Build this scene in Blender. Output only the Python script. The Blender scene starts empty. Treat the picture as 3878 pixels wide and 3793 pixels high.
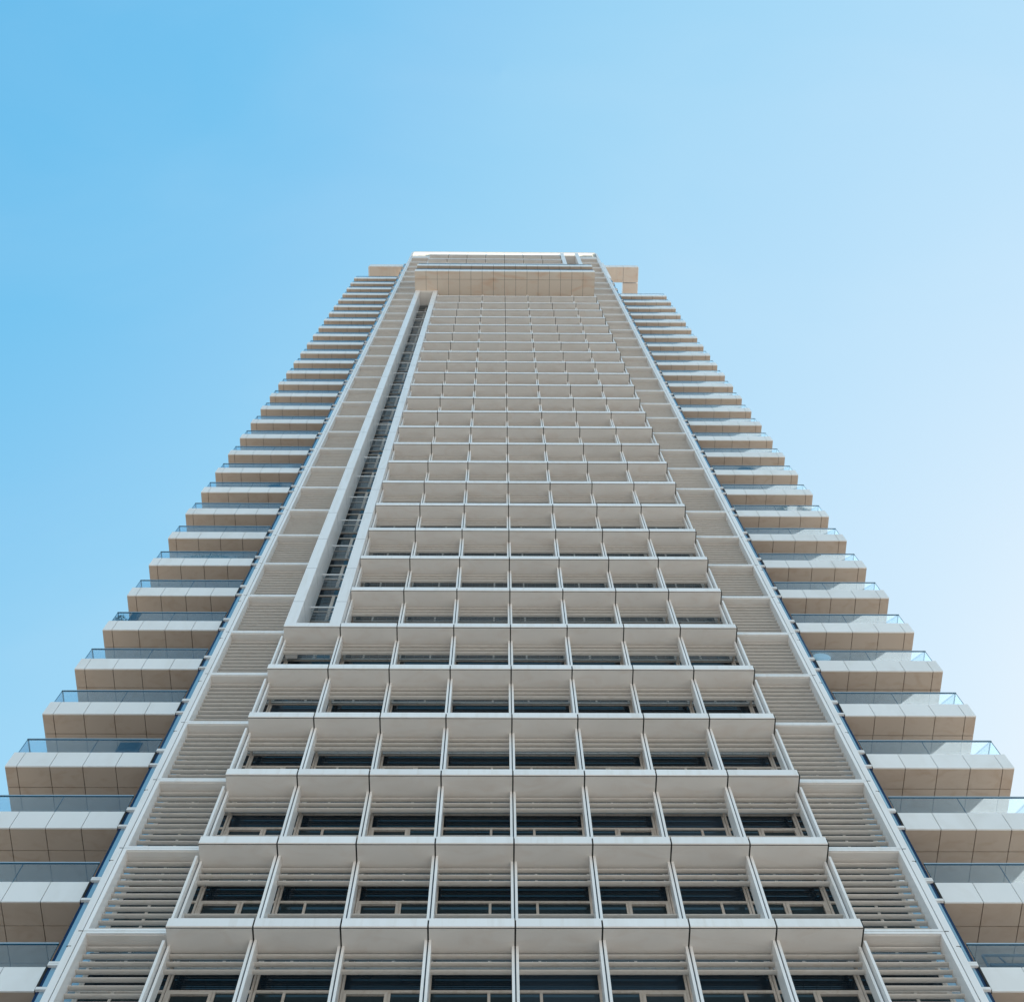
import bpy, math, random
from mathutils import Matrix, Vector
random.seed(7)
S = bpy.context.scene
COL = S.collection
rad = math.radians

# ---------------------------------------------------------------- camera
F_PX, PITCH, ROLL, YAW = 4667.19, 1.23620928, -0.02456991, 0.03032023
CAMX, CAMY, CAMZ = -0.4188, -19.8217, 1.6
Z0 = 26.6223                      # world height of facade level 0 (facade heights below are relative to it)
cd = bpy.data.cameras.new('camera'); cam = bpy.data.objects.new('camera', cd); COL.objects.link(cam)
cd.sensor_fit = 'HORIZONTAL'; cd.sensor_width = 36.0; cd.lens = 36.0 * F_PX / 3878.0
cd.clip_start = 0.1; cd.clip_end = 6000
fw = Vector((math.sin(YAW)*math.cos(PITCH), math.cos(YAW)*math.cos(PITCH), math.sin(PITCH)))
rt = Vector((math.cos(YAW), -math.sin(YAW), 0)); up = rt.cross(fw)
rt2 = rt*math.cos(ROLL) + up*math.sin(ROLL); up2 = -rt*math.sin(ROLL) + up*math.cos(ROLL)
cam.matrix_world = Matrix(((rt2.x, up2.x, -fw.x, CAMX), (rt2.y, up2.y, -fw.y, CAMY), (rt2.z, up2.z, -fw.z, CAMZ), (0, 0, 0, 1)))
S.camera = cam

# ---------------------------------------------------------------- sky, sun, exposure
SUN_AZ = rad(54)                  # clockwise from +Y towards +X: behind the tower, to the right
SUN_EL = rad(40)
w = bpy.data.worlds.new('World'); S.world = w; w.use_nodes = True
nt = w.node_tree; nt.nodes.clear()
sky = nt.nodes.new('ShaderNodeTexSky'); sky.sky_type = 'NISHITA'; sky.sun_disc = False
sky.sun_elevation = SUN_EL; sky.sun_rotation = SUN_AZ
sky.altitude = 0; sky.air_density = 1.0; sky.dust_density = 0.35; sky.ozone_density = 1.5
bg = nt.nodes.new('ShaderNodeBackground'); bg.inputs[1].default_value = 0.15
wo = nt.nodes.new('ShaderNodeOutputWorld')
# film-like response of the sky colour: pale milky cyan on the sun's side, deeper blue away from it
sep = nt.nodes.new('ShaderNodeSeparateColor'); com = nt.nodes.new('ShaderNodeCombineColor')
nt.links.new(sky.outputs[0], sep.inputs[0])
SKYC = (((.4, .2), (.665, .50), (.80, .93), (.95, 1.27), (1.139, 1.54), (1.784, 2.08), (4, 2.9), (8, 3.3)),
        ((.6, .9), (1.11, 1.70), (1.256, 1.95), (1.425, 2.22), (1.763, 2.46), (2.438, 2.74), (4, 3.07), (8, 3.3)),
        ((1, 1.6), (2.09, 2.82), (2.334, 2.96), (2.626, 3.07), (3.145, 3.19), (3.974, 3.29), (6, 3.31), (8, 3.32)))
for ch, pts in enumerate(SKYC):
    d = nt.nodes.new('ShaderNodeMath'); d.operation = 'DIVIDE'; d.inputs[1].default_value = 8; d.use_clamp = True
    fc = nt.nodes.new('ShaderNodeFloatCurve'); cv = fc.mapping.curves[0]
    cv.points[1].location = (1, pts[-1][1]/8)
    for x, y in pts[:-1]: cv.points.new(x/8, y/8)
    for p in cv.points: p.handle_type = 'AUTO'
    fc.mapping.update()
    mu = nt.nodes.new('ShaderNodeMath'); mu.operation = 'MULTIPLY'; mu.inputs[1].default_value = 8
    nt.links.new(sep.outputs[ch], d.inputs[0]); nt.links.new(d.outputs[0], fc.inputs['Value']); nt.links.new(fc.outputs[0], mu.inputs[0]); nt.links.new(mu.outputs[0], com.inputs[ch])
# faint wisps of high haze
tcw = nt.nodes.new('ShaderNodeTexCoord'); mpw = nt.nodes.new('ShaderNodeMapping'); mpw.inputs['Scale'].default_value = (2.2, 4.5, 2.2); mpw.inputs['Rotation'].default_value = (0, 0, 0.7)
nw = nt.nodes.new('ShaderNodeTexNoise'); nw.inputs['Scale'].default_value = 1.6; nw.inputs['Detail'].default_value = 7; nw.inputs['Distortion'].default_value = 0.6
mrw = nt.nodes.new('ShaderNodeMapRange'); mrw.inputs['From Min'].default_value = 0.46; mrw.inputs['From Max'].default_value = 0.75; mrw.inputs['To Max'].default_value = 0.07
mxw = nt.nodes.new('ShaderNodeMix'); mxw.data_type = 'RGBA'; mxw.inputs[7].default_value = (2.75, 3.05, 3.25, 1)
nt.links.new(tcw.outputs['Generated'], mpw.inputs['Vector']); nt.links.new(mpw.outputs[0], nw.inputs['Vector']); nt.links.new(nw.outputs[0], mrw.inputs[0])
nt.links.new(mrw.outputs[0], mxw.inputs[0]); nt.links.new(com.outputs[0], mxw.inputs[6]); nt.links.new(mxw.outputs[2], bg.inputs[0]); nt.links.new(bg.outputs[0], wo.inputs[0])
sl = bpy.data.lights.new('sun', 'SUN'); sl.energy = 4.9; sl.angle = rad(0.5); sl.color = (1.0, 0.95, 0.87)
sun = bpy.data.objects.new('sun', sl); COL.objects.link(sun)
sd = Vector((math.sin(SUN_AZ)*math.cos(SUN_EL), math.cos(SUN_AZ)*math.cos(SUN_EL), math.sin(SUN_EL)))
sun.rotation_euler = sd.to_track_quat('Z', 'Y').to_euler(); sun.location = (60, 60, 200)
S.view_settings.view_transform = 'Standard'; S.view_settings.look = 'None'
S.view_settings.exposure = 1.0; S.view_settings.gamma = 1.0
S.render.engine = 'CYCLES'
S.cycles.max_bounces = 10; S.cycles.transparent_max_bounces = 24; S.cycles.diffuse_bounces = 5
S.render.resolution_x = 1024; S.render.resolution_y = 1001

# ---------------------------------------------------------------- materials
def newmat(name):
    m = bpy.data.materials.new(name); m.use_nodes = True
    return m, m.node_tree, m.node_tree.nodes['Principled BSDF']

def coat(name, col, rough=0.45, var=0.05, scale=1.2, stain=None, amount=0.0, sscale=(1, 1, 1), spec=0.35, metal=0.0, bump=0.0):
    """painted / cladding surface: base colour with soft tone variation and optional stain of its own shape"""
    m, t, b = newmat(name); N, L = t.nodes, t.links
    tc = N.new('ShaderNodeTexCoord'); geo = N.new('ShaderNodeNewGeometry')
    n = N.new('ShaderNodeTexNoise'); n.inputs['Scale'].default_value = scale; n.inputs['Detail'].default_value = 6
    L.new(geo.outputs['Position'], n.inputs['Vector'])
    mix = N.new('ShaderNodeMix'); mix.data_type = 'RGBA'
    mix.inputs[6].default_value = (*[c*(1-var) for c in col], 1); mix.inputs[7].default_value = (*[min(1, c*(1+var)) for c in col], 1)
    L.new(n.outputs[0], mix.inputs[0]); out = mix.outputs[2]
    if stain:
        mp = N.new('ShaderNodeMapping'); mp.inputs['Scale'].default_value = sscale
        L.new(geo.outputs['Position'], mp.inputs['Vector'])
        n2 = N.new('ShaderNodeTexNoise'); n2.inputs['Scale'].default_value = 1.0; n2.inputs['Detail'].default_value = 8
        n2.inputs['Distortion'].default_value = 1.2
        L.new(mp.outputs[0], n2.inputs['Vector'])
        r = N.new('ShaderNodeValToRGB'); r.color_ramp.elements[0].position = 0.48; r.color_ramp.elements[1].position = 0.72
        L.new(n2.outputs[0], r.inputs[0])
        ma = N.new('ShaderNodeMath'); ma.operation = 'MULTIPLY'; ma.inputs[1].default_value = amount; L.new(r.outputs[0], ma.inputs[0])
        mx = N.new('ShaderNodeMix'); mx.data_type = 'RGBA'; mx.inputs[7].default_value = (*stain, 1)
        L.new(ma.outputs[0], mx.inputs[0]); L.new(out, mx.inputs[6]); out = mx.outputs[2]
    oi = N.new('ShaderNodeObjectInfo'); mr = N.new('ShaderNodeMapRange'); mr.inputs['To Min'].default_value = 0.93; mr.inputs['To Max'].default_value = 1.0
    L.new(oi.outputs['Random'], mr.inputs[0]); hs = N.new('ShaderNodeHueSaturation'); L.new(mr.outputs[0], hs.inputs['Value']); L.new(out, hs.inputs['Color']); out = hs.outputs[0]
    L.new(out, b.inputs['Base Color'])
    b.inputs['Roughness'].default_value = rough; b.inputs['Specular IOR Level'].default_value = spec; b.inputs['Metallic'].default_value = metal
    if bump:
        bp = N.new('ShaderNodeBump'); bp.inputs['Strength'].default_value = bump; bp.inputs['Distance'].default_value = 0.02
        L.new(n.outputs[0], bp.inputs['Height']); L.new(bp.outputs[0], b.inputs['Normal'])
    return m

def darkglass(name, col, rough=0.03, ior=1.5, spec=0.5):
    m, t, b = newmat(name); N, L = t.nodes, t.links
    oi = N.new('ShaderNodeObjectInfo'); geo = N.new('ShaderNodeNewGeometry')
    n = N.new('ShaderNodeTexNoise'); n.inputs['Scale'].default_value = 0.6; L.new(geo.outputs['Position'], n.inputs['Vector'])
    mix = N.new('ShaderNodeMix'); mix.data_type = 'RGBA'
    mix.inputs[6].default_value = (*[c*0.6 for c in col], 1); mix.inputs[7].default_value = (*[c*1.6 for c in col], 1)
    L.new(n.outputs[0], mix.inputs[0]); L.new(mix.outputs[2], b.inputs['Base Color'])
    b.inputs['Roughness'].default_value = rough; b.inputs['IOR'].default_value = ior; b.inputs['Specular IOR Level'].default_value = spec
    pw = N.new('ShaderNodeMath'); pw.operation = 'POWER'; pw.inputs[1].default_value = 3; L.new(oi.outputs['Random'], pw.inputs[0])
    mv = N.new('ShaderNodeMix'); mv.data_type = 'RGBA'; mv.inputs[7].default_value = (col[0]+.018, col[1]+.030, col[2]+.045, 1)
    L.new(pw.outputs[0], mv.inputs[0]); L.new(mix.outputs[2], mv.inputs[6]); L.new(mv.outputs[2], b.inputs['Base Color'])
    bp = N.new('ShaderNodeBump'); bp.inputs['Strength'].default_value = 0.05; bp.inputs['Distance'].default_value = 0.05
    L.new(n.outputs[0], bp.inputs['Height']); L.new(bp.outputs[0], b.inputs['Normal'])
    return m

def railglass(name):
    """clear blue-tinted balcony glass with a film of dust that catches direct sun"""
    m = bpy.data.materials.new(name); m.use_nodes = True; t = m.node_tree; N, L = t.nodes, t.links; N.clear()
    o = N.new('ShaderNodeOutputMaterial')
    tr = N.new('ShaderNodeBsdfTransparent'); tr.inputs[0].default_value = (0.84, 0.93, 0.98, 1)
    gl = N.new('ShaderNodeBsdfGlossy'); gl.inputs['Roughness'].default_value = 0.02; gl.inputs[0].default_value = (0.8, 0.92, 1.0, 1)
    fr = N.new('ShaderNodeFresnel'); fr.inputs[0].default_value = 1.5
    g0 = N.new('ShaderNodeNewGeometry'); fb = N.new('ShaderNodeMath'); fb.operation = 'SUBTRACT'; fb.inputs[0].default_value = 1; L.new(g0.outputs['Backfacing'], fb.inputs[1])
    ff = N.new('ShaderNodeMath'); ff.operation = 'MULTIPLY'; L.new(fr.outputs[0], ff.inputs[0]); L.new(fb.outputs[0], ff.inputs[1])
    m1 = N.new('ShaderNodeMixShader'); L.new(ff.outputs[0], m1.inputs[0]); L.new(tr.outputs[0], m1.inputs[1]); L.new(gl.outputs[0], m1.inputs[2])
    tl = N.new('ShaderNodeBsdfTranslucent'); tl.inputs[0].default_value = (0.86, 0.94, 1.0, 1)
    geo = N.new('ShaderNodeNewGeometry'); mp = N.new('ShaderNodeMapping'); mp.inputs['Scale'].default_value = (5, 5, 1.6); mp.inputs['Rotation'].default_value = (0, rad(35), 0)
    n = N.new('ShaderNodeTexNoise'); n.inputs['Scale'].default_value = 1; n.inputs['Detail'].default_value = 8
    L.new(geo.outputs['Position'], mp.inputs['Vector']); L.new(mp.outputs[0], n.inputs['Vector'])
    mr = N.new('ShaderNodeMapRange'); mr.inputs['From Min'].default_value = 0.35; mr.inputs['From Max'].default_value = 0.7
    mr.inputs['To Min'].default_value = 0.15; mr.inputs['To Max'].default_value = 0.175; L.new(n.outputs[0], mr.inputs[0])
    m2 = N.new('ShaderNodeMixShader'); L.new(mr.outputs[0], m2.inputs[0]); L.new(m1.outputs[0], m2.inputs[1]); L.new(tl.outputs[0], m2.inputs[2])
    L.new(m2.outputs[0], o.inputs[0])
    return m

def membrane(name, col):
    m, t, b = newmat(name); N, L = t.nodes, t.links
    tl = N.new('ShaderNodeBsdfTranslucent'); tl.inputs[0].default_value = (*col, 1)
    n = N.new('ShaderNodeTexNoise'); n.inputs['Scale'].default_value = 1.5
    mr = N.new('ShaderNodeMapRange'); mr.inputs['To Min'].default_value = 0.72; mr.inputs['To Max'].default_value = 0.78; L.new(n.outputs[0], mr.inputs[0])
    b.inputs['Base Color'].default_value = (0.8, 0.78, 0.72, 1); b.inputs['Roughness'].default_value = 0.6
    ms = N.new('ShaderNodeMixShader'); L.new(mr.outputs[0], ms.inputs[0])
    L.new(b.outputs[0], ms.inputs[1]); L.new(tl.outputs[0], ms.inputs[2]); L.new(ms.outputs[0], N['Material Output'].inputs[0])
    return m

WHITE = coat('white_coated_aluminium', (0.90, 0.90, 0.90), 0.30, 0.03, 0.7, (0.62, 0.55, 0.46), 0.25, (3.0, 3.0, 0.35))
SHADE = coat('sunshade_coating', (0.78, 0.755, 0.73), 0.5, 0.05, 1.3, (0.58, 0.45, 0.36), 0.22, (0.9, 1.8, 1.2))
BLADE = coat('louver_coating', (0.655, 0.625, 0.59), 0.5, 0.05, 2.0, (0.40, 0.33, 0.27), 0.25, (3.5, 9.0, 9.0))
PANEL = coat('fascia_panel', (0.86, 0.87, 0.87), 0.45, 0.02, 0.5, (0.68, 0.66, 0.62), 0.3, (1.0, 1.0, 0.4))
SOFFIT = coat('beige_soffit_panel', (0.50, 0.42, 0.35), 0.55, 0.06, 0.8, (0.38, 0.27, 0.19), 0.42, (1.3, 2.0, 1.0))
WARMBOX = coat('lit_warm_soffit_panel', (0.68, 0.60, 0.52), 0.55, 0.05, 0.5, (0.60, 0.36, 0.22), 0.5, (0.4, 0.8, 1.0))  # stronger light on the high soffits is put into this paler base
FRAME = coat('window_frame_paint', (0.62, 0.57, 0.52), 0.5, 0.05, 3.0, (0.35, 0.25, 0.17), 0.35, (6, 6, 3))
JOINT = coat('joint_shadow_gap', (0.03, 0.03, 0.03), 0.9, 0.1, 2)
GASKET = coat('dark_gasket', (0.06, 0.09, 0.12), 0.6, 0.1, 2)
GRATE = coat('galvanised_grating', (0.40, 0.43, 0.45), 0.45, 0.06, 2, spec=0.5, metal=0.3)
CORE = coat('dark_interior', (0.035, 0.04, 0.045), 0.9, 0.2, 0.3)
SLABM = coat('slab_edge', (0.40, 0.34, 0.28), 0.7, 0.08, 0.8, (0.2, 0.15, 0.1), 0.4, (2, 2, 5))
GLASS = darkglass('dark_window_glass', (0.005, 0.012, 0.020))
GLASSL = darkglass('lower_window_glass', (0.018, 0.030, 0.036))
GLASSB = darkglass('sky_painted_corner_glass', (0.19, 0.32, 0.43), 0.05, 1.8, 0.8)  # the sky's reflection is put into this blue base colour
GLASSD = darkglass('deep_blue_corner_glass', (0.004, 0.02, 0.07), 0.06, 1.35, 0.3)
RGLASS = railglass('railing_glass')
EDGE = coat('glass_edge', (0.01, 0.08, 0.14), 0.2, 0.1, 2, spec=0.6)
RAILM = coat('handrail_metal', (0.55, 0.60, 0.64), 0.3, 0.04, 3, spec=0.6, metal=0.5)
MEMB = membrane('sunlit_parapet_panel', (0.95, 0.88, 0.76))
GROUND = coat('pale_paving', (0.335, 0.30, 0.27), 0.8, 0.12, 0.05, (0.30, 0.27, 0.24), 0.4, (0.3, 0.3, 0.3), bump=0.1)
LEAF = coat('foliage', (0.05, 0.09, 0.04), 0.6, 0.4, 9)
POT = coat('planter', (0.20, 0.17, 0.15), 0.7, 0.1, 4)
DARKF = coat('dark_fabric', (0.03, 0.05, 0.07), 0.8, 0.2, 6)
GREYF = coat('grey_frame', (0.10, 0.12, 0.14), 0.5, 0.1, 6)
WHITEF = coat('white_plastic', (0.8, 0.8, 0.79), 0.4, 0.03, 4)

# ---------------------------------------------------------------- mesh helpers
class MB:
    def __init__(s): s.v = []; s.f = []; s.mi = []; s.mats = []
    def m(s, mat):
        if mat not in s.mats: s.mats.append(mat)
        return s.mats.index(mat)
    def box(s, x0, x1, y0, y1, z0, z1, mat):
        if x0 > x1: x0, x1 = x1, x0
        i = len(s.v); k = s.m(mat)
        s.v += [(x0, y0, z0), (x1, y0, z0), (x1, y1, z0), (x0, y1, z0), (x0, y0, z1), (x1, y0, z1), (x1, y1, z1), (x0, y1, z1)]
        for q in ((0, 3, 2, 1), (4, 5, 6, 7), (0, 1, 5, 4), (1, 2, 6, 5), (2, 3, 7, 6), (3, 0, 4, 7)):
            s.f.append(tuple(i+a for a in q)); s.mi.append(k)
        return s
    def sheet(s, x0, x1, y, z0, z1, mat):
        i = len(s.v); s.v += [(x0, y, z0), (x1, y, z0), (x1, y, z1), (x0, y, z1)]; s.f.append((i, i+1, i+2, i+3)); s.mi.append(s.m(mat)); return s
    def prof(s, x0, x1, pts, mat):
        """extrude a closed (y,z) profile along x"""
        if x0 > x1: x0, x1 = x1, x0
        i = len(s.v); n = len(pts); k = s.m(mat)
        s.v += [(x0, y, z) for y, z in pts] + [(x1, y, z) for y, z in pts]
        for a in range(n):
            b = (a+1) % n; s.f.append((i+a, i+b, i+n+b, i+n+a)); s.mi.append(k)
        s.f.append(tuple(i+a for a in range(n-1, -1, -1))); s.mi.append(k)
        s.f.append(tuple(i+n+a for a in range(n))); s.mi.append(k)
        return s
    def tube(s, p, q, r, mat, n=8, r2=None):
        p, q = Vector(p), Vector(q); d = (q-p).normalized(); a = d.orthogonal().normalized(); b = d.cross(a)
        i = len(s.v); k = s.m(mat); r2 = r if r2 is None else r2
        for c, rr in ((p, r), (q, r2)):
            for j in range(n):
                t = 2*math.pi*j/n; s.v.append(tuple(c + a*rr*math.cos(t) + b*rr*math.sin(t)))
        for j in range(n):
            l = (j+1) % n; s.f.append((i+j, i+l, i+n+l, i+n+j)); s.mi.append(k)
        s.f.append(tuple(i+j for j in range(n-1, -1, -1))); s.mi.append(k); s.f.append(tuple(i+n+j for j in range(n))); s.mi.append(k)
        return s
    def add(s, o, dx=0, dy=0, dz=0, sx=1):
        i = len(s.v); s.v += [(x*sx+dx, y+dy, z+dz) for x, y, z in o.v]
        mp = [s.m(m) for m in o.mats]
        for f, k in zip(o.f, o.mi):
            f = tuple(i+a for a in f); s.f.append(f if sx > 0 else f[::-1]); s.mi.append(mp[k])
        return s
    def mesh(s, name):
        me = bpy.data.meshes.new(name); me.from_pydata(s.v, [], s.f)
        for m in s.mats: me.materials.append(m)
        me.polygons.foreach_set('material_index', s.mi); me.update()
        return me

def link(name, data, parent=None, loc=(0, 0, 0), **props):
    o = bpy.data.objects.new(name, data); COL.objects.link(o)
    if parent: o.parent = parent
    o.location = loc
    for k, v in props.items(): o[k] = v
    return o

def ellipse(yc, zc, ry, rz, n=14, tilt=0.0):
    c, s_ = math.cos(tilt), math.sin(tilt)
    return [(yc + ry*math.cos(a)*c - rz*math.sin(a)*s_, zc + ry*math.cos(a)*s_ + rz*math.sin(a)*c)
            for a in [-2*math.pi*i/n for i in range(n)]]

# ---------------------------------------------------------------- the ground
g = MB(); g.v = [(-3000, -3000, 0), (3000, -3000, 0), (3000, 3000, 0), (-3000, 3000, 0)]; g.f = [(0, 1, 2, 3)]; g.mi = [0]; g.mats = [GROUND]
link('ground', g.mesh('ground'), kind='structure')

# ---------------------------------------------------------------- the tower
H = 3.4; MOD = 2.108; XB = 8.432; XS = 10.54; YC = -0.37; YG = 1.2; XG = 11.55
KLO, KHI = -3, 34                                            # storeys built in full
tower = link('residential_tower', None, None, (0, 0, Z0),
             label='tall white residential tower with sunshades, louvered screens and glass-railed side balconies', category='tower')
def part(name, mb, loc=(0, 0, 0), parent=None, **p):
    return link(name, mb if isinstance(mb, bpy.types.Mesh) else mb.mesh(name), parent or tower, loc, **p)
lx = [-XB + i*MOD for i in range(9)]                         # bay lines

# core, floor slabs, side walls
b = MB(); b.box(-XG+.05, XG-.05, YG+.35, 17, -9, 115.4, CORE); part('building_core', b)
sl_ = MB().box(-XG-.02, XG+.02, YG+.03, 17.4, -.16, .05, SLABM)
slm = sl_.mesh('floor_slab')
for k in range(KLO, KHI+1): part('floor_slab', slm, (0, 0, k*H))
for s in (-1, 1):                                            # side elevation: glazing between white piers
    b = MB(); b.box(s*(XG-.04), s*XG, YG+.1, 17.2, -9, 115.4, GLASSD)
    for y in (5.5, 9.5, 13.5, 17.2): b.box(s*(XG-.03), s*(XG+.16), y-.6, y, -9, 115.4, WHITE)
    part('side_wall', b)
b = MB(); b.box(-XG, XG, 17.4, 17.7, -9, 115.4, WHITE); part('rear_wall', b)

# podium under the screens (below the frame of the picture)
b = MB(); b.box(-11.2, 11.2, .6, 17, -Z0, -10.25, GLASSD)
for i in range(11):
    x = -XS + i*MOD; b.box(x-.16, x+.16, 0, .55, -Z0, -10.25, WHITE)
for z in (-Z0, -22.2, -18.0, -13.8): b.box(-11.4, 11.4, .25, .62, z, z+.35, SLABM)
b.box(-11.6, 11.6, -.4, 17.4, -10.24, -9.9, WHITE)
part('podium', b)

# corner columns with their notches
for s in (-1, 1):
    b = MB(); b.box(s*(XS+.012), s*(XS+.175), .0, .62, -9.9, 117.3, WHITE); b.box(s*(XS+.176), s*(XS+.205), .025, .6, -9.9, 117.28, WHITE); b.box(s*(XS+.012), s*(XS+.205), .0, .05, 117.301, 120.2, WHITE)
    for k in range(KLO, KHI+2):
        b.box(s*(XS+.008), s*(XS+.105), -.003, .02, k*H-.012, k*H+.012, JOINT)
        b.box(s*(XS+.10), s*(XS+.208), -.003, .04, k*H-.56, k*H-.54, JOINT)
    part('corner_column', b)
    b = MB(); b.box(s*(XS-.012), s*(XS+.012), .05, .3, -9.9, 120, GASKET); part('column_joint', b)

ZB = [.50 + .2695*j for j in range(11)]                      # blade heights in a storey
def blades(x0, x1, js):
    m = MB()
    for j in js: m.prof(x0, x1, ellipse(.372, ZB[j]-.005, .074, .021, 14, rad(-4)), BLADE)
    return m

# side louver screens, one panel per storey and side
def screen(s):
    m = MB(); xi, xo = s*(XB+.02), s*(XS-.012)
    m.box(xi, xo, 0, .06, .012, .085, WHITE); m.box(xi, xo, 0, .06, H-.085, H-.012, WHITE)
    m.box(s*(XS-.115), xo, .002, .46, .086, H-.086, WHITE)                 # outer stile
    m.box(xi, s*(XB+.085), .002, .46, .086, H-.34, WHITE)                  # inner stile
    m.box(xi, s*(XS-.115), .061, .235, H-.098, H-.06, SHADE)               # head box soffit, two strips
    m.box(xi, s*(XS-.115), .238, .42, H-.100, H-.06, SHADE)
    m.box(xi, s*(XS-.115), .30, .42, .03, .06, SHADE)
    return m
for s in (-1, 1):
    fm = screen(s).mesh('louver_screen'); bm_ = blades(s*(XB+.085), s*(XS-.115), range(11)).mesh('louver_blades')
    for k in range(KLO, KHI):
        p = part('louver_screen', fm, (0, 0, k*H)); part('louver_blades', bm_, (0, 0, 0), p)
    # upper-most field: closed panel, lit through from the roof
    b = MB(); b.box(s*(XB+.02), s*(XS-.012), .05, .12, 34*H+.03, 117.35, SHADE); part('blind_panel', b)
    b = MB(); b.sheet(s*(XB-.05), s*(XS-.012), .06, 117.35, 120.18, MEMB); part('parapet_panel', b)
for i in range(8):
    b = MB(); b.sheet(lx[i]+.03, lx[i+1]-.03, .06, 34*H+.4, 120.18, MEMB); part('parapet_panel', b)
b = MB(); b.box(-XS, XS, -.03, .11, 120.2, 120.24, WHITE); part('parapet_coping', b)

# sunshades
def shade(w):
    r = .035; m = MB()
    pts = [(YC, -.02), (YC+.02, 0), (.40, 0), (.40, -.31), (YC+.06, -.33)] 
    pts = [(YC, -.015), (YC, -.30), (YC+.012, -.322), (YC+.03, -.33), (.40, -.33), (.40, 0), (YC+.015, 0)]
    m.prof(.022, w-.022, pts, SHADE)
    m.box(.020, w-.020, YC-.006, YC-.002, -.302, -.004, WHITE)             # facing plate
    m.box(.020, w-.020, YC+.012, YC+.03, -.338, -.331, JOINT)              # dark strip painted as the shadow line under the front edge
    m.box(w-.0215, w+.0215, YC+.03, .38, -.31, -.03, JOINT)                # shadow gap to the next one
    return m
SM = shade(MOD).mesh('sunshade')
def has_shade(k, i): return not ((i == 0 and 6 <= k <= 26) or (i == 7 and k >= 32) or 27 <= k <= 28)
shades = [(k, i) for k in range(0, KHI+1) for i in range(8) if has_shade(k, i)]
rest = MB()
for n, (k, i) in enumerate(shades + [(k, i) for k in range(KLO, 0) for i in range(8)]):
    if n < 100: part('sunshade', SM, (lx[i], 0, k*H))
    else: rest.add(shade(MOD), lx[i], 0, k*H)
part('sunshade', rest, kind='stuff')

# louver blades of each bay (short sets above and below the open strip)
def in_slot(k, i): return (i == 0 and 5 <= k <= 26) or (i == 7 and k >= 31)
bays = [(k, i) for k in range(-1, KHI) for i in range(8) if not in_slot(k, i) and not 26 < k < 29]
for nm, js in (('head_louver', (7, 8, 9, 10)), ('sill_louver', (0, 1, 2))):
    lbm = blades(.085, MOD-.085, js); LB = lbm.mesh(nm); rest = MB()
    for n, (k, i) in enumerate(bays + [(k, i) for k in (-3, -2) for i in range(8)]):
        if n < 100: part(nm, LB, (lx[i], 0, k*H))
        else: rest.add(lbm, lx[i], 0, k*H)
    part(nm, rest, kind='stuff')

# mullions between bays: pairs of white fins with a dark gap
def mullion(i):
    yf = .18 if i % 2 == 0 else 0.0; m = MB()
    for s in (-1, 1):
        if (i == 0 and s < 0) or (i == 8 and s > 0): continue
        m.box(s*.018, s*.085, yf, .50, .012, H-.332, WHITE)
    m.box(-.018, .018, yf+.06, yf+.10, .0, H-.332, GASKET)
    m.box(-.03, .03, .50, YG-.03, H-.17, H-.06, FRAME)                      # bracket back to the window wall
    m.box(-.03, .03, .46, .50, H-.45, H-.06, FRAME)
    return m
mm = [mullion(i) for i in range(9)]; mme = [m.mesh('mullion') for m in mm]
rest = MB(); n = 0
for k in list(range(-1, KHI+1)) + [-3, -2]:
    for i in range(9):
        if (i in (0,) and 5 <= k <= 26) or (i == 8 and k >= 31) or 27 <= k <= 28: continue
        if n < 100: part('mullion', mme[i], (lx[i], 0, k*H))
        else: rest.add(mm[i], lx[i], 0, k*H)
        n += 1
part('mullion', rest, kind='stuff')

# windows: frame, panes, opening sash
def window(i, slot=False):
    """window of bay i (0..7), or -1/8 for the ones behind the side screens; local x from 0 to MOD"""
    f, p, s_ = MB(), MB(), None
    x1 = MOD; y0, y1 = YG-.05, YG+.02; T0, T1 = 2.60, 2.68
    f.box(.008, .07, y0, y1, .05, H-.012, FRAME); f.box(x1-.07, x1-.008, y0, y1, .05, H-.012, FRAME)
    f.box(.07, x1-.07, y0+.002, y1, H-.055, H-.015, FRAME); f.box(.07, x1-.07, y0+.002, y1, .05, .12, FRAME)
    f.box(.07, x1-.07, y0+.001, y1, T0, T1, FRAME)
    f.box(.07, x1-.07, y0+.001, y1, 1.02, 1.09, FRAME)
    p.box(.07, x1-.07, YG-.01, YG+.01, T1, H-.055, GLASS)
    p.box(.07, x1-.07, YG-.01, YG+.01, .12, T0, GLASSL)
    fr = {-1: .40, 0: .56, 1: .36, 2: .56, 3: .70, 4: .30, 5: .44, 6: .64, 7: .44, 8: .60}[i]
    xm = x1*fr; wm = .035
    if slot: xm = x1*.48; wm = .065
    f.box(xm-wm, xm+wm, y0+.003, y1, .12, T0, FRAME)
    if i in (0, 2, 5, 7) and not slot:
        a, b_ = (.08, xm-.035) if i in (0, 2) else (xm+.035, x1-.08)
        s_ = MB()
        for q in ((a, a+.075, 1.10, T0-.01), (b_-.075, b_, 1.10, T0-.01)): s_.box(q[0], q[1], y0-.03, y1-.01, q[2], q[3], FRAME)
        s_.box(a+.075, b_-.075, y0-.029, y1-.01, T0-.085, T0-.01, FRAME); s_.box(a+.075, b_-.075, y0-.029, y1-.01, 1.10, 1.17, FRAME)
    return f, p, s_
cache = {}
def win(i, slot):
    if (i, slot) not in cache:
        f, p, s_ = window(i, slot); cache[(i, slot)] = (f, p, s_, f.mesh('window'), p.mesh('pane'), s_.mesh('sash') if s_ else None)
    return cache[(i, slot)]
rest = MB()
order = [(k, i) for k in range(-1, 10) for i in range(8)] + [(k, i) for k in range(-1, 5) for i in (-1, 8)]
allw = [(k, i) for k in range(KLO, KHI+1) for i in range(-1, 9)]
top100 = set(order[:100])
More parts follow.
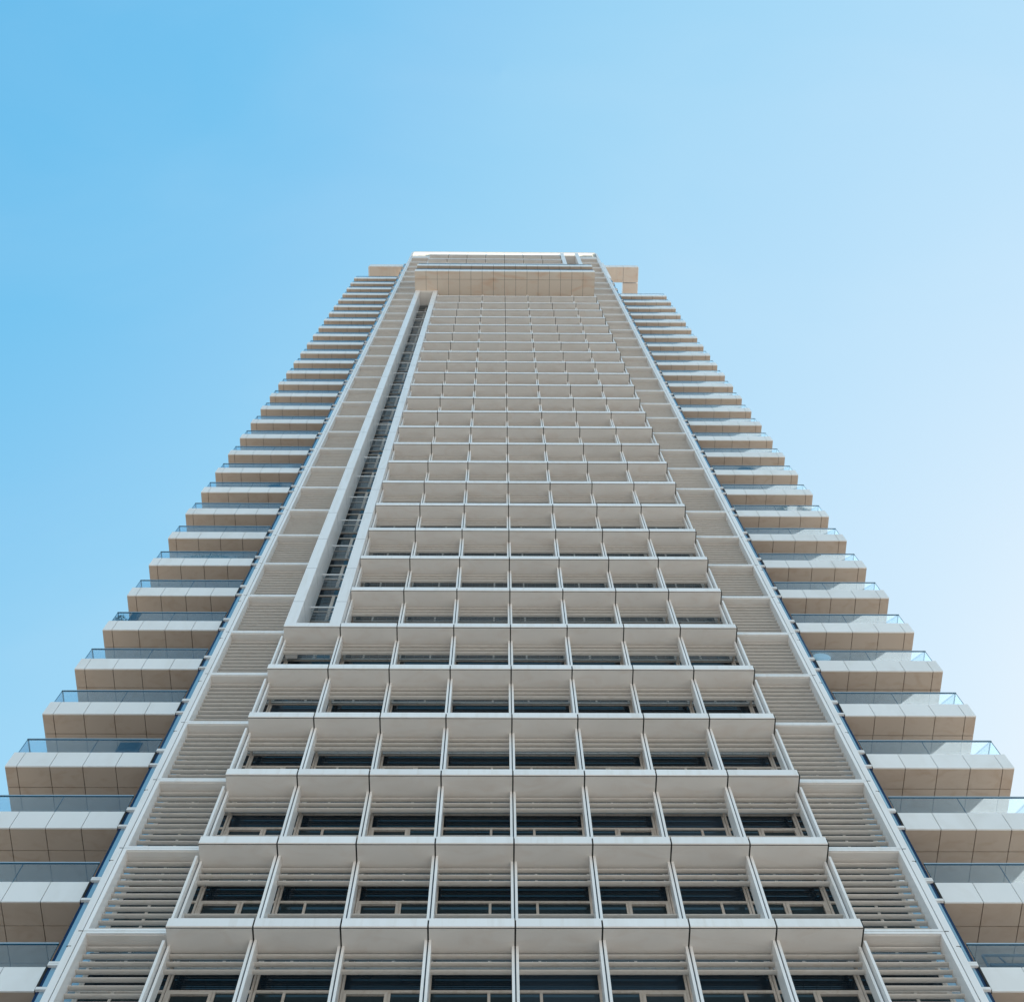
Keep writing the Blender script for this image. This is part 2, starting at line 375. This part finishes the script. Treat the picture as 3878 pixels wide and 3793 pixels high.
for k, i in allw:
    f, p, s_, fm, pm, sm = win(i, in_slot(k, i)); x = -XB + i*MOD
    if (k, i) in top100:
        o = part('window', fm, (x, 0, k*H)); part('pane', pm, parent=o)
        if sm: part('sash', sm, parent=o)
    else:
        rest.add(f, x, 0, k*H); rest.add(p, x, 0, k*H)
        if s_: rest.add(s_, x, 0, k*H)
part('window', rest, kind='stuff')

# maintenance walkways: open gratings between the screens and the window wall
wk = MB(); wk.box(-XS+.1, XS-.1, .50, .535, -.03, .045, WHITE)
for j in range(9):
    y = .61 + j*.066; wk.box(-XS+.1, XS-.1, y-.008, y+.008, .0, .026, GRATE)
for j in range(61):
    x = -XS+.15 + j*.3385; wk.box(x-.005, x+.005, .54, 1.15, .006, .022, GRATE)
wkm = wk.mesh('walkway')
for k in range(KLO, KHI+1): part('walkway', wkm, (0, 0, k*H))

# corner glazing strips
for s in (-1, 1):
    f = MB(); p = MB()
    f.box(s*(XS-.02), s*(XS+.05), YG-.05, YG+.02, .0, H, FRAME)
    f.box(s*(XS+.07), s*(XG+.02), YG-.09, YG-.0, 2.66, 2.745, WHITE)
    f.box(s*(XS+.07), s*(XG+.02), YG-.09, YG-.0, .11, .17, WHITE); f.box(s*(XS+.07), s*(XG+.02), YG-.09, YG-.0, .18, .25, WHITE)
    f.box(s*XG, s*(XG+.06), YG-.03, YG+.3, -.68, .14, JOINT)
    p.box(s*(XS+.05), s*(XG-.075), YG-.01, YG+.01, 0, H, GLASSB)
    p.box(s*(XG-.075), s*XG, YG-.01, YG+.01, 0, H, GLASSD)
    p.box(s*(XG-.02), s*XG, YG+.01, YG+.3, 0, H, GLASSD)
    fm, pm = f.mesh('corner_window'), p.mesh('pane')
    for k in range(KLO, KHI+1):
        if s < 0 or k <= 31: 
            o = part('corner_window', fm, (0, 0, k*H)); part('pane', pm, parent=o)
    if s > 0:
        b = MB(); b.box(XS+.07, XG+.02, YG-.09, YG+.3, 32*H, 120, WHITE); part('corner_wall', b)

# balconies
def balcony(x0, x1, y0, y1, joints, s, ysplit, soff=SOFFIT, h=.85, side_both=False):
    """slab between |x| x0..x1, soffit at z=0; returns slab mesh"""
    m = MB(); gp = .011
    m.box(s*(x0+.04), s*(x1-.04), y0+.05, y1-.02, .035, h-.12, JOINT)
    ed = [x0] + joints + [x1]
    for a, c in zip(ed[:-1], ed[1:]):
        aa = a + (gp if a != x0 else 0); cc = c - (gp if c != x1 else 0)
        m.box(s*aa, s*cc, y0, y0+.045, .002, h, PANEL)                                   # fascia panel
        yy = [y0+.047] + ysplit + [y1]
        for u, v in zip(yy[:-1], yy[1:]): m.box(s*aa, s*cc, u + (gp if u != yy[0] else 0), v - (gp if v != y1 else 0), 0, .034, soff)
    m.box(s*(x1-.038), s*(x1+.002), y0+.046, y1, .036, h-.002, PANEL)
    if side_both: m.box(s*(x0-.002), s*(x0+.038), y0+.046, y1, .036, h-.002, PANEL)
    m.box(s*(x0+.04), s*(x1-.04), y0+.046, y0+.25, h-.11, h-.012, PANEL)                 # upstand
    return m
def railing(x0, x1, y0, y1, splits, s, h, ht=.93, both=False):
    g_ = []
    ed = [x0] + splits + [x1]
    for a, c in zip(ed[:-1], ed[1:]):
        m = MB(); m.box(s*(a+.008), s*(c-.008), y0, y0+.016, h-.05, h+ht, RGLASS)
        m.box(s*(c-.007), s*(c+.004), y0-.001, y0+.018, h-.05, h+ht, EDGE)
        if a == x0: m.box(s*(a-.004), s*(a+.007), y0-.001, y0+.018, h-.05, h+ht, EDGE)
        g_.append(m)
    for xx in ([x1, x0] if both else [x1]):
        m = MB(); m.box(s*(xx-.018), s*(xx-.002), y0+.03, y1, h-.05, h+ht, RGLASS); m.box(s*(xx-.019), s*(xx-.001), y1, y1+.012, h-.05, h+ht, EDGE); g_.append(m)
    t = MB(); t.box(s*(x0-.01), s*(x1+.01), y0-.018, y0+.034, h+ht, h+ht+.035, RAILM)
    t.box(s*(x0-.01), s*(x1+.01), y0-.012, y0+.028, h+ht-.02, h+ht-.001, EDGE)
    t.box(s*(x1-.03), s*(x1+.01), y0+.036, y1, h+ht, h+ht+.03, EDGE)
    if both: t.box(s*(x0-.01), s*(x0+.03), y0+.036, y1, h+ht, h+ht+.03, EDGE)
    return g_, t
BX0, BX1, BY0, BY1 = 11.62, 16.19, 1.2, 4.9
JN = [12.67, 13.72, 14.77, 15.82]
for s in (-1, 1):
    sm = balcony(BX0, BX1, BY0, BY1, JN, s, [1.98, 3.2]).mesh('balcony')
    gs, t = railing(BX0+.02, BX1-.08, BY0+.06, BY1-.3, [13.76], s, .85)
    gm = [m.mesh('glass_panel') for m in gs]; tm = t.mesh('handrail')
    for k in range(-2, 32 if s < 0 else 29):
        o = part('balcony', sm, (0, 0, k*H+2.70))
        for m in gm: part('glass_panel', m, parent=o)
        part('handrail', tm, parent=o)

# the two wide balconies across the front near the top
fx = [-8.48 + i*1.054 for i in range(17)]
for z, nm, sp in ((91.25, 'deep', [-1.42]), (94.65, 'shallow', [-1.42])):
    m = MB(); sh = balcony(-8.48, 8.43, -2.2, 1.1, fx[1:16], 1, sp, WARMBOX if nm == 'deep' else SOFFIT, .85, True)
    o = part('front_balcony', sh, (0, 0, z))
    gs, t = railing(-8.40, 8.35, -2.14, -.4, [fx[4], fx[8], fx[12]], 1, .85, .8, True)
    for m in gs: part('glass_panel', m.mesh('glass_panel'), parent=o)
    part('handrail', t.mesh('handrail'), parent=o)
# solid wall behind the front balconies
b = MB(); b.box(-XB, XB, .2, .3, 91.3+.9, 28.6*H+3.3, GLASSL); part('balcony_glazing', b)

# tall flat piers either side of the open slots
def pier(x0, x1, z0, z1):
    m = MB(); m.box(x0, x1, YC-.01, .95, z0, z1, WHITE)
    z = math.floor(z0/H)*H + 1.95
    while z < z1:
        if z > z0 + .5: m.box(x0-.002, x1+.002, YC-.013, .5, z-.006, z+.006, GASKET)
        z += H
    part('slot_pier', m)
pier(-8.415, -7.99, 17-.30, 91.24); pier(-6.755, -6.335, 17-.30, 91.24)
pier(6.335, 6.755, 32*H-.4, 117.2); pier(7.99, 8.415, 32*H-.4, 117.2)
b = MB(); b.box(-7.985, -6.76, YC+.01, .85, 90.6, 90.7, SHADE); b.box(-7.985, -6.76, YC+.01, .05, 90.7, 91.24, SHADE); part('slot_soffit', b)
b = MB(); b.box(6.76, 7.985, YC+.01, .9, 115.2, 115.3, SHADE); part('slot_soffit', b)

# roof-level cantilevered canopies
def canopy(s, boxes, z0, h, joints):
    m = MB(); ed = [11.62] + joints + [15.43]
    for a, c in zip(ed[:-1], ed[1:]):
        m.box(s*(a+.012), s*(c-.012), 1.2, 1.25, z0+.002, z0+h, PANEL)
    for (x0, x1, y0, y1) in boxes:
        m.box(s*(x0+.05), s*(x1-.05), y0+.06, y1-.02, z0+.04, z0+h-.02, PANEL)
        if x1 > 14: m.box(s*(x1-.045), s*x1, y0+.055, y1, z0+.003, z0+h-.003, PANEL)
        if y0 > 3: m.box(s*x0, s*(x0+.045), y0+.055, y1, z0+.003, z0+h-.003, PANEL)
        for a, c in zip(ed[:-1], ed[1:]):
            a2, c2 = max(a+.012, x0+.012), min(c-.012, x1-.046 if x1 > 14 else x1-.012)
            if c2 > a2 + .05: m.box(s*a2, s*c2, y0+.052, y1-.012, z0, z0+.038, WARMBOX)
    return m
part('roof_canopy', canopy(1, [(11.62, 13.69, 1.2, 2.98), (13.69, 15.43, 1.2, 2.99), (13.69, 15.43, 3.01, 5.4)], 117.45, 1.35, [12.15, 12.92, 13.68]))
cl = canopy(-1, [(11.62, 15.55, 1.2, 4.2)], 116.9, 1.5, [12.5, 13.3, 14.1]); part('roof_canopy', cl)

# ---------------------------------------------------------------- things standing on the balconies
def thing(name, label, cat, x, y, z, rz=0, group=None):
    o = link(name, None, None, (x, y, z+Z0), label=label, category=cat); o.rotation_euler = (0, 0, rz)
    if group: o['group'] = group
    return o
def floor(k): return (k+1)*H - .08         # balcony floor above soffit of storey k
def slab_top(k): return k*H + 2.70 + .74
def leafball(m, cx, cy, cz, rx, ry, rz, n, sz, mat=LEAF):
    k = m.m(mat)
    for _ in range(n):
        while True:
            p = Vector((random.uniform(-1, 1), random.uniform(-1, 1), random.uniform(-1, 1)))
            if .25 < p.length < 1: break
        c = Vector((cx+p.x*rx, cy+p.y*ry, cz+p.z*rz)); d = Vector((random.gauss(0, 1), random.gauss(0, 1), random.gauss(0, 1))).normalized()
        a = d.orthogonal().normalized()*sz*random.uniform(.6, 1.3); e = d.cross(a)*.55
        i = len(m.v); m.v += [tuple(c-a), tuple(c+e), tuple(c+a), tuple(c-e)]; m.f.append((i, i+1, i+2, i+3)); m.mi.append(k)
def plant(x, y, z, w, h, label, n=260, cone=False, potw=.2, group='plants on the balconies'):
    t = thing('potted_plant', label, 'plant', x, y, z, 0, group)
    m = MB(); m.tube((0, 0, 0), (0, 0, .38), potw*.8, POT, 12, potw); link('pot', m.mesh('pot'), t)
    m = MB()
    for _ in range(7):
        a = random.uniform(0, 6.28); m.tube((0, 0, .36), (math.cos(a)*w*.5, math.sin(a)*.15, h*random.uniform(.6, .9)), .012, POT, 5, .005)
    if cone:
        for q in range(8): leafball(m, 0, 0, .4+(h-.4)*(q+.5)/8, w*(1-q/8)+.03, w*(1-q/8)+.03, (h-.4)/10, n//8, .035)
    else:
        leafball(m, 0, 0, .38+(h-.38)*.5, w, .2, (h-.38)*.5, n, .045)
    link('foliage', m.mesh('foliage'), t)
def chair(x, y, z, wd, h, label, mat=DARKF, rounded=False):
    t = thing('balcony_chair', label, 'chair', x, y, z, 0, 'chairs on the balconies')
    m = MB()
    if rounded:
        for j in range(8):
            a0, a1 = math.pi*j/8, math.pi*(j+1)/8
            xa, xb_ = -math.cos(a0)*wd/2, -math.cos(a1)*wd/2
            m.box(xa, xb_, 0, .05, .42, .42+(h-.42)*(.45+.55*math.sin((a0+a1)/2)), mat)
    else: m.box(-wd/2, wd/2, 0, .05, .46, h, mat)
    link('backrest', m.mesh('backrest'), t)
    m = MB(); m.box(-wd/2, wd/2, .06, .06+.5, .40, .46, mat); link('seat', m.mesh('seat'), t)
    for a in (-1, 1):
        for c in (.08, .52):
            m = MB(); m.tube((a*(wd/2-.04), c, 0), (a*(wd/2-.04), c, .40), .018, GREYF); link('leg', m.mesh('leg'), t)
        m = MB(); m.box(a*(wd/2-.02), a*(wd/2+.025), .02, .5, .62, .65, mat); link('armrest', m.mesh('armrest'), t)
chair(-12.70, 1.42, slab_top(2), .74, 1.12, 'dark blue square-backed chair behind the glass of a lower left balcony')
chair(-15.42, 1.42, slab_top(5), .36, 1.45, 'narrow high-backed chair beside a plant at a left balcony end')
chair(-12.60, 1.42, slab_top(10), .75, 1.25, 'round-backed dark chair near the wall on a left balcony', rounded=True)
chair(13.60, 1.42, slab_top(11), .95, 1.3, 'wide round-backed blue chair behind the glass of a right balcony', rounded=True)
plant(-15.98, 1.52, slab_top(5), .28, 1.22, 'leafy green plant in a pot at the outer end of a left balcony', 240)
t = thing('hedge_planter', 'long planter with a dark bushy hedge behind a left balcony railing', 'planter', -13.8, 1.62, slab_top(7))
m = MB(); m.box(-1.4, 1.4, -.16, .16, 0, .62, WHITEF); link('trough', m.mesh('trough'), t)
m = MB(); leafball(m, 0, 0, .98, 1.6, .2, .34, 900, .05); link('foliage', m.mesh('foliage'), t)
plant(14.30, 1.52, slab_top(9), .38, 1.42, 'spreading shrub in a pot behind the middle of a right balcony railing', 300)
plant(15.45, 1.55, slab_top(9), .26, 1.45, 'cone-shaped shrub near the outer end of a right balcony', 520, cone=True)
plant(-12.2, 1.42, slab_top(21), .35, 1.9, 'twiggy plant rising above the railing of an upper left balcony', 90)
# outdoor sofa frame on the lowest visible right balcony
t = thing('sofa_frame', 'long grey tubular sofa frame on the lowest right balcony', 'sofa', 12.0, 1.46, slab_top(-1), 0)
m = MB(); m.tube((0, 0, .86), (3.6, 0, .86), .035, GREYF); m.tube((0, 0, 0), (0, 0, .86), .035, GREYF); m.tube((3.6, 0, 0), (3.6, 0, .86), .035, GREYF); link('back_rail', m.mesh('back_rail'), t)
m = MB(); m.box(.05, 3.55, -.06, .62, .42, .50, GREYF); link('seat', m.mesh('seat'), t)
for xx in (.55, 3.1):
    m = MB(); m.tube((xx-.16, 0, .86), (xx+.1, .1, .45), .022, GREYF); link('brace', m.mesh('brace'), t)
for xx in (.08, 3.5):
    m = MB(); m.tube((xx, .58, 0), (xx, .58, .42), .03, GREYF); link('leg', m.mesh('leg'), t)
# round white table folded upright
t = thing('round_table', 'white round table top folded upright at the inner end of a right balcony', 'table', 12.02, 1.36, slab_top(4), 0)
m = MB(); m.tube((0, 0, .72), (0, .035, .72), .34, WHITEF, 28); link('tabletop', m.mesh('tabletop'), t)
m = MB(); m.tube((0, .08, 0), (0, .08, .8), .025, WHITEF); m.tube((-.25, .08, .02), (.25, .08, .02), .02, WHITEF); link('stand', m.mesh('stand'), t)
# white storage boxes
for x, k, wd, lab in ((-12.35, 11, .5, 'small white storage box near the wall on a left balcony'), (-12.55, 13, 1.0, 'long low white drying rack behind a left balcony railing')):
    if k == 11:
        t = thing('storage_box', lab, 'box', x, 1.45, slab_top(k)); m = MB(); m.box(-wd/2, wd/2, 0, .4, 0, .85, WHITEF); link('body', m.mesh('body'), t)
        m = MB(); m.box(-wd/2-.02, wd/2+.02, -.02, .42, .85, .9, WHITEF); link('lid', m.mesh('lid'), t)
    else:
        t = thing('drying_rack', lab, 'drying rack', x, 1.45, slab_top(k))
        m = MB()
        for j in range(9): m.tube((-wd/2+j*wd/8, 0, 1.0), (-wd/2+j*wd/8, .5, 1.0), .012, WHITEF, 6)
        m.tube((-wd/2, 0, 1.0), (wd/2, 0, 1.0), .015, WHITEF, 6); m.tube((-wd/2, .5, 1.0), (wd/2, .5, 1.0), .015, WHITEF, 6); link('rack', m.mesh('rack'), t)
        for a in (-1, 1):
            m = MB(); m.tube((a*wd/2.2, 0, 0), (a*wd/2.2, .5, 1.0), .014, WHITEF, 6); m.tube((a*wd/2.2, .5, 0), (a*wd/2.2, 0, 1.0), .014, WHITEF, 6); link('leg', m.mesh('leg'), t)
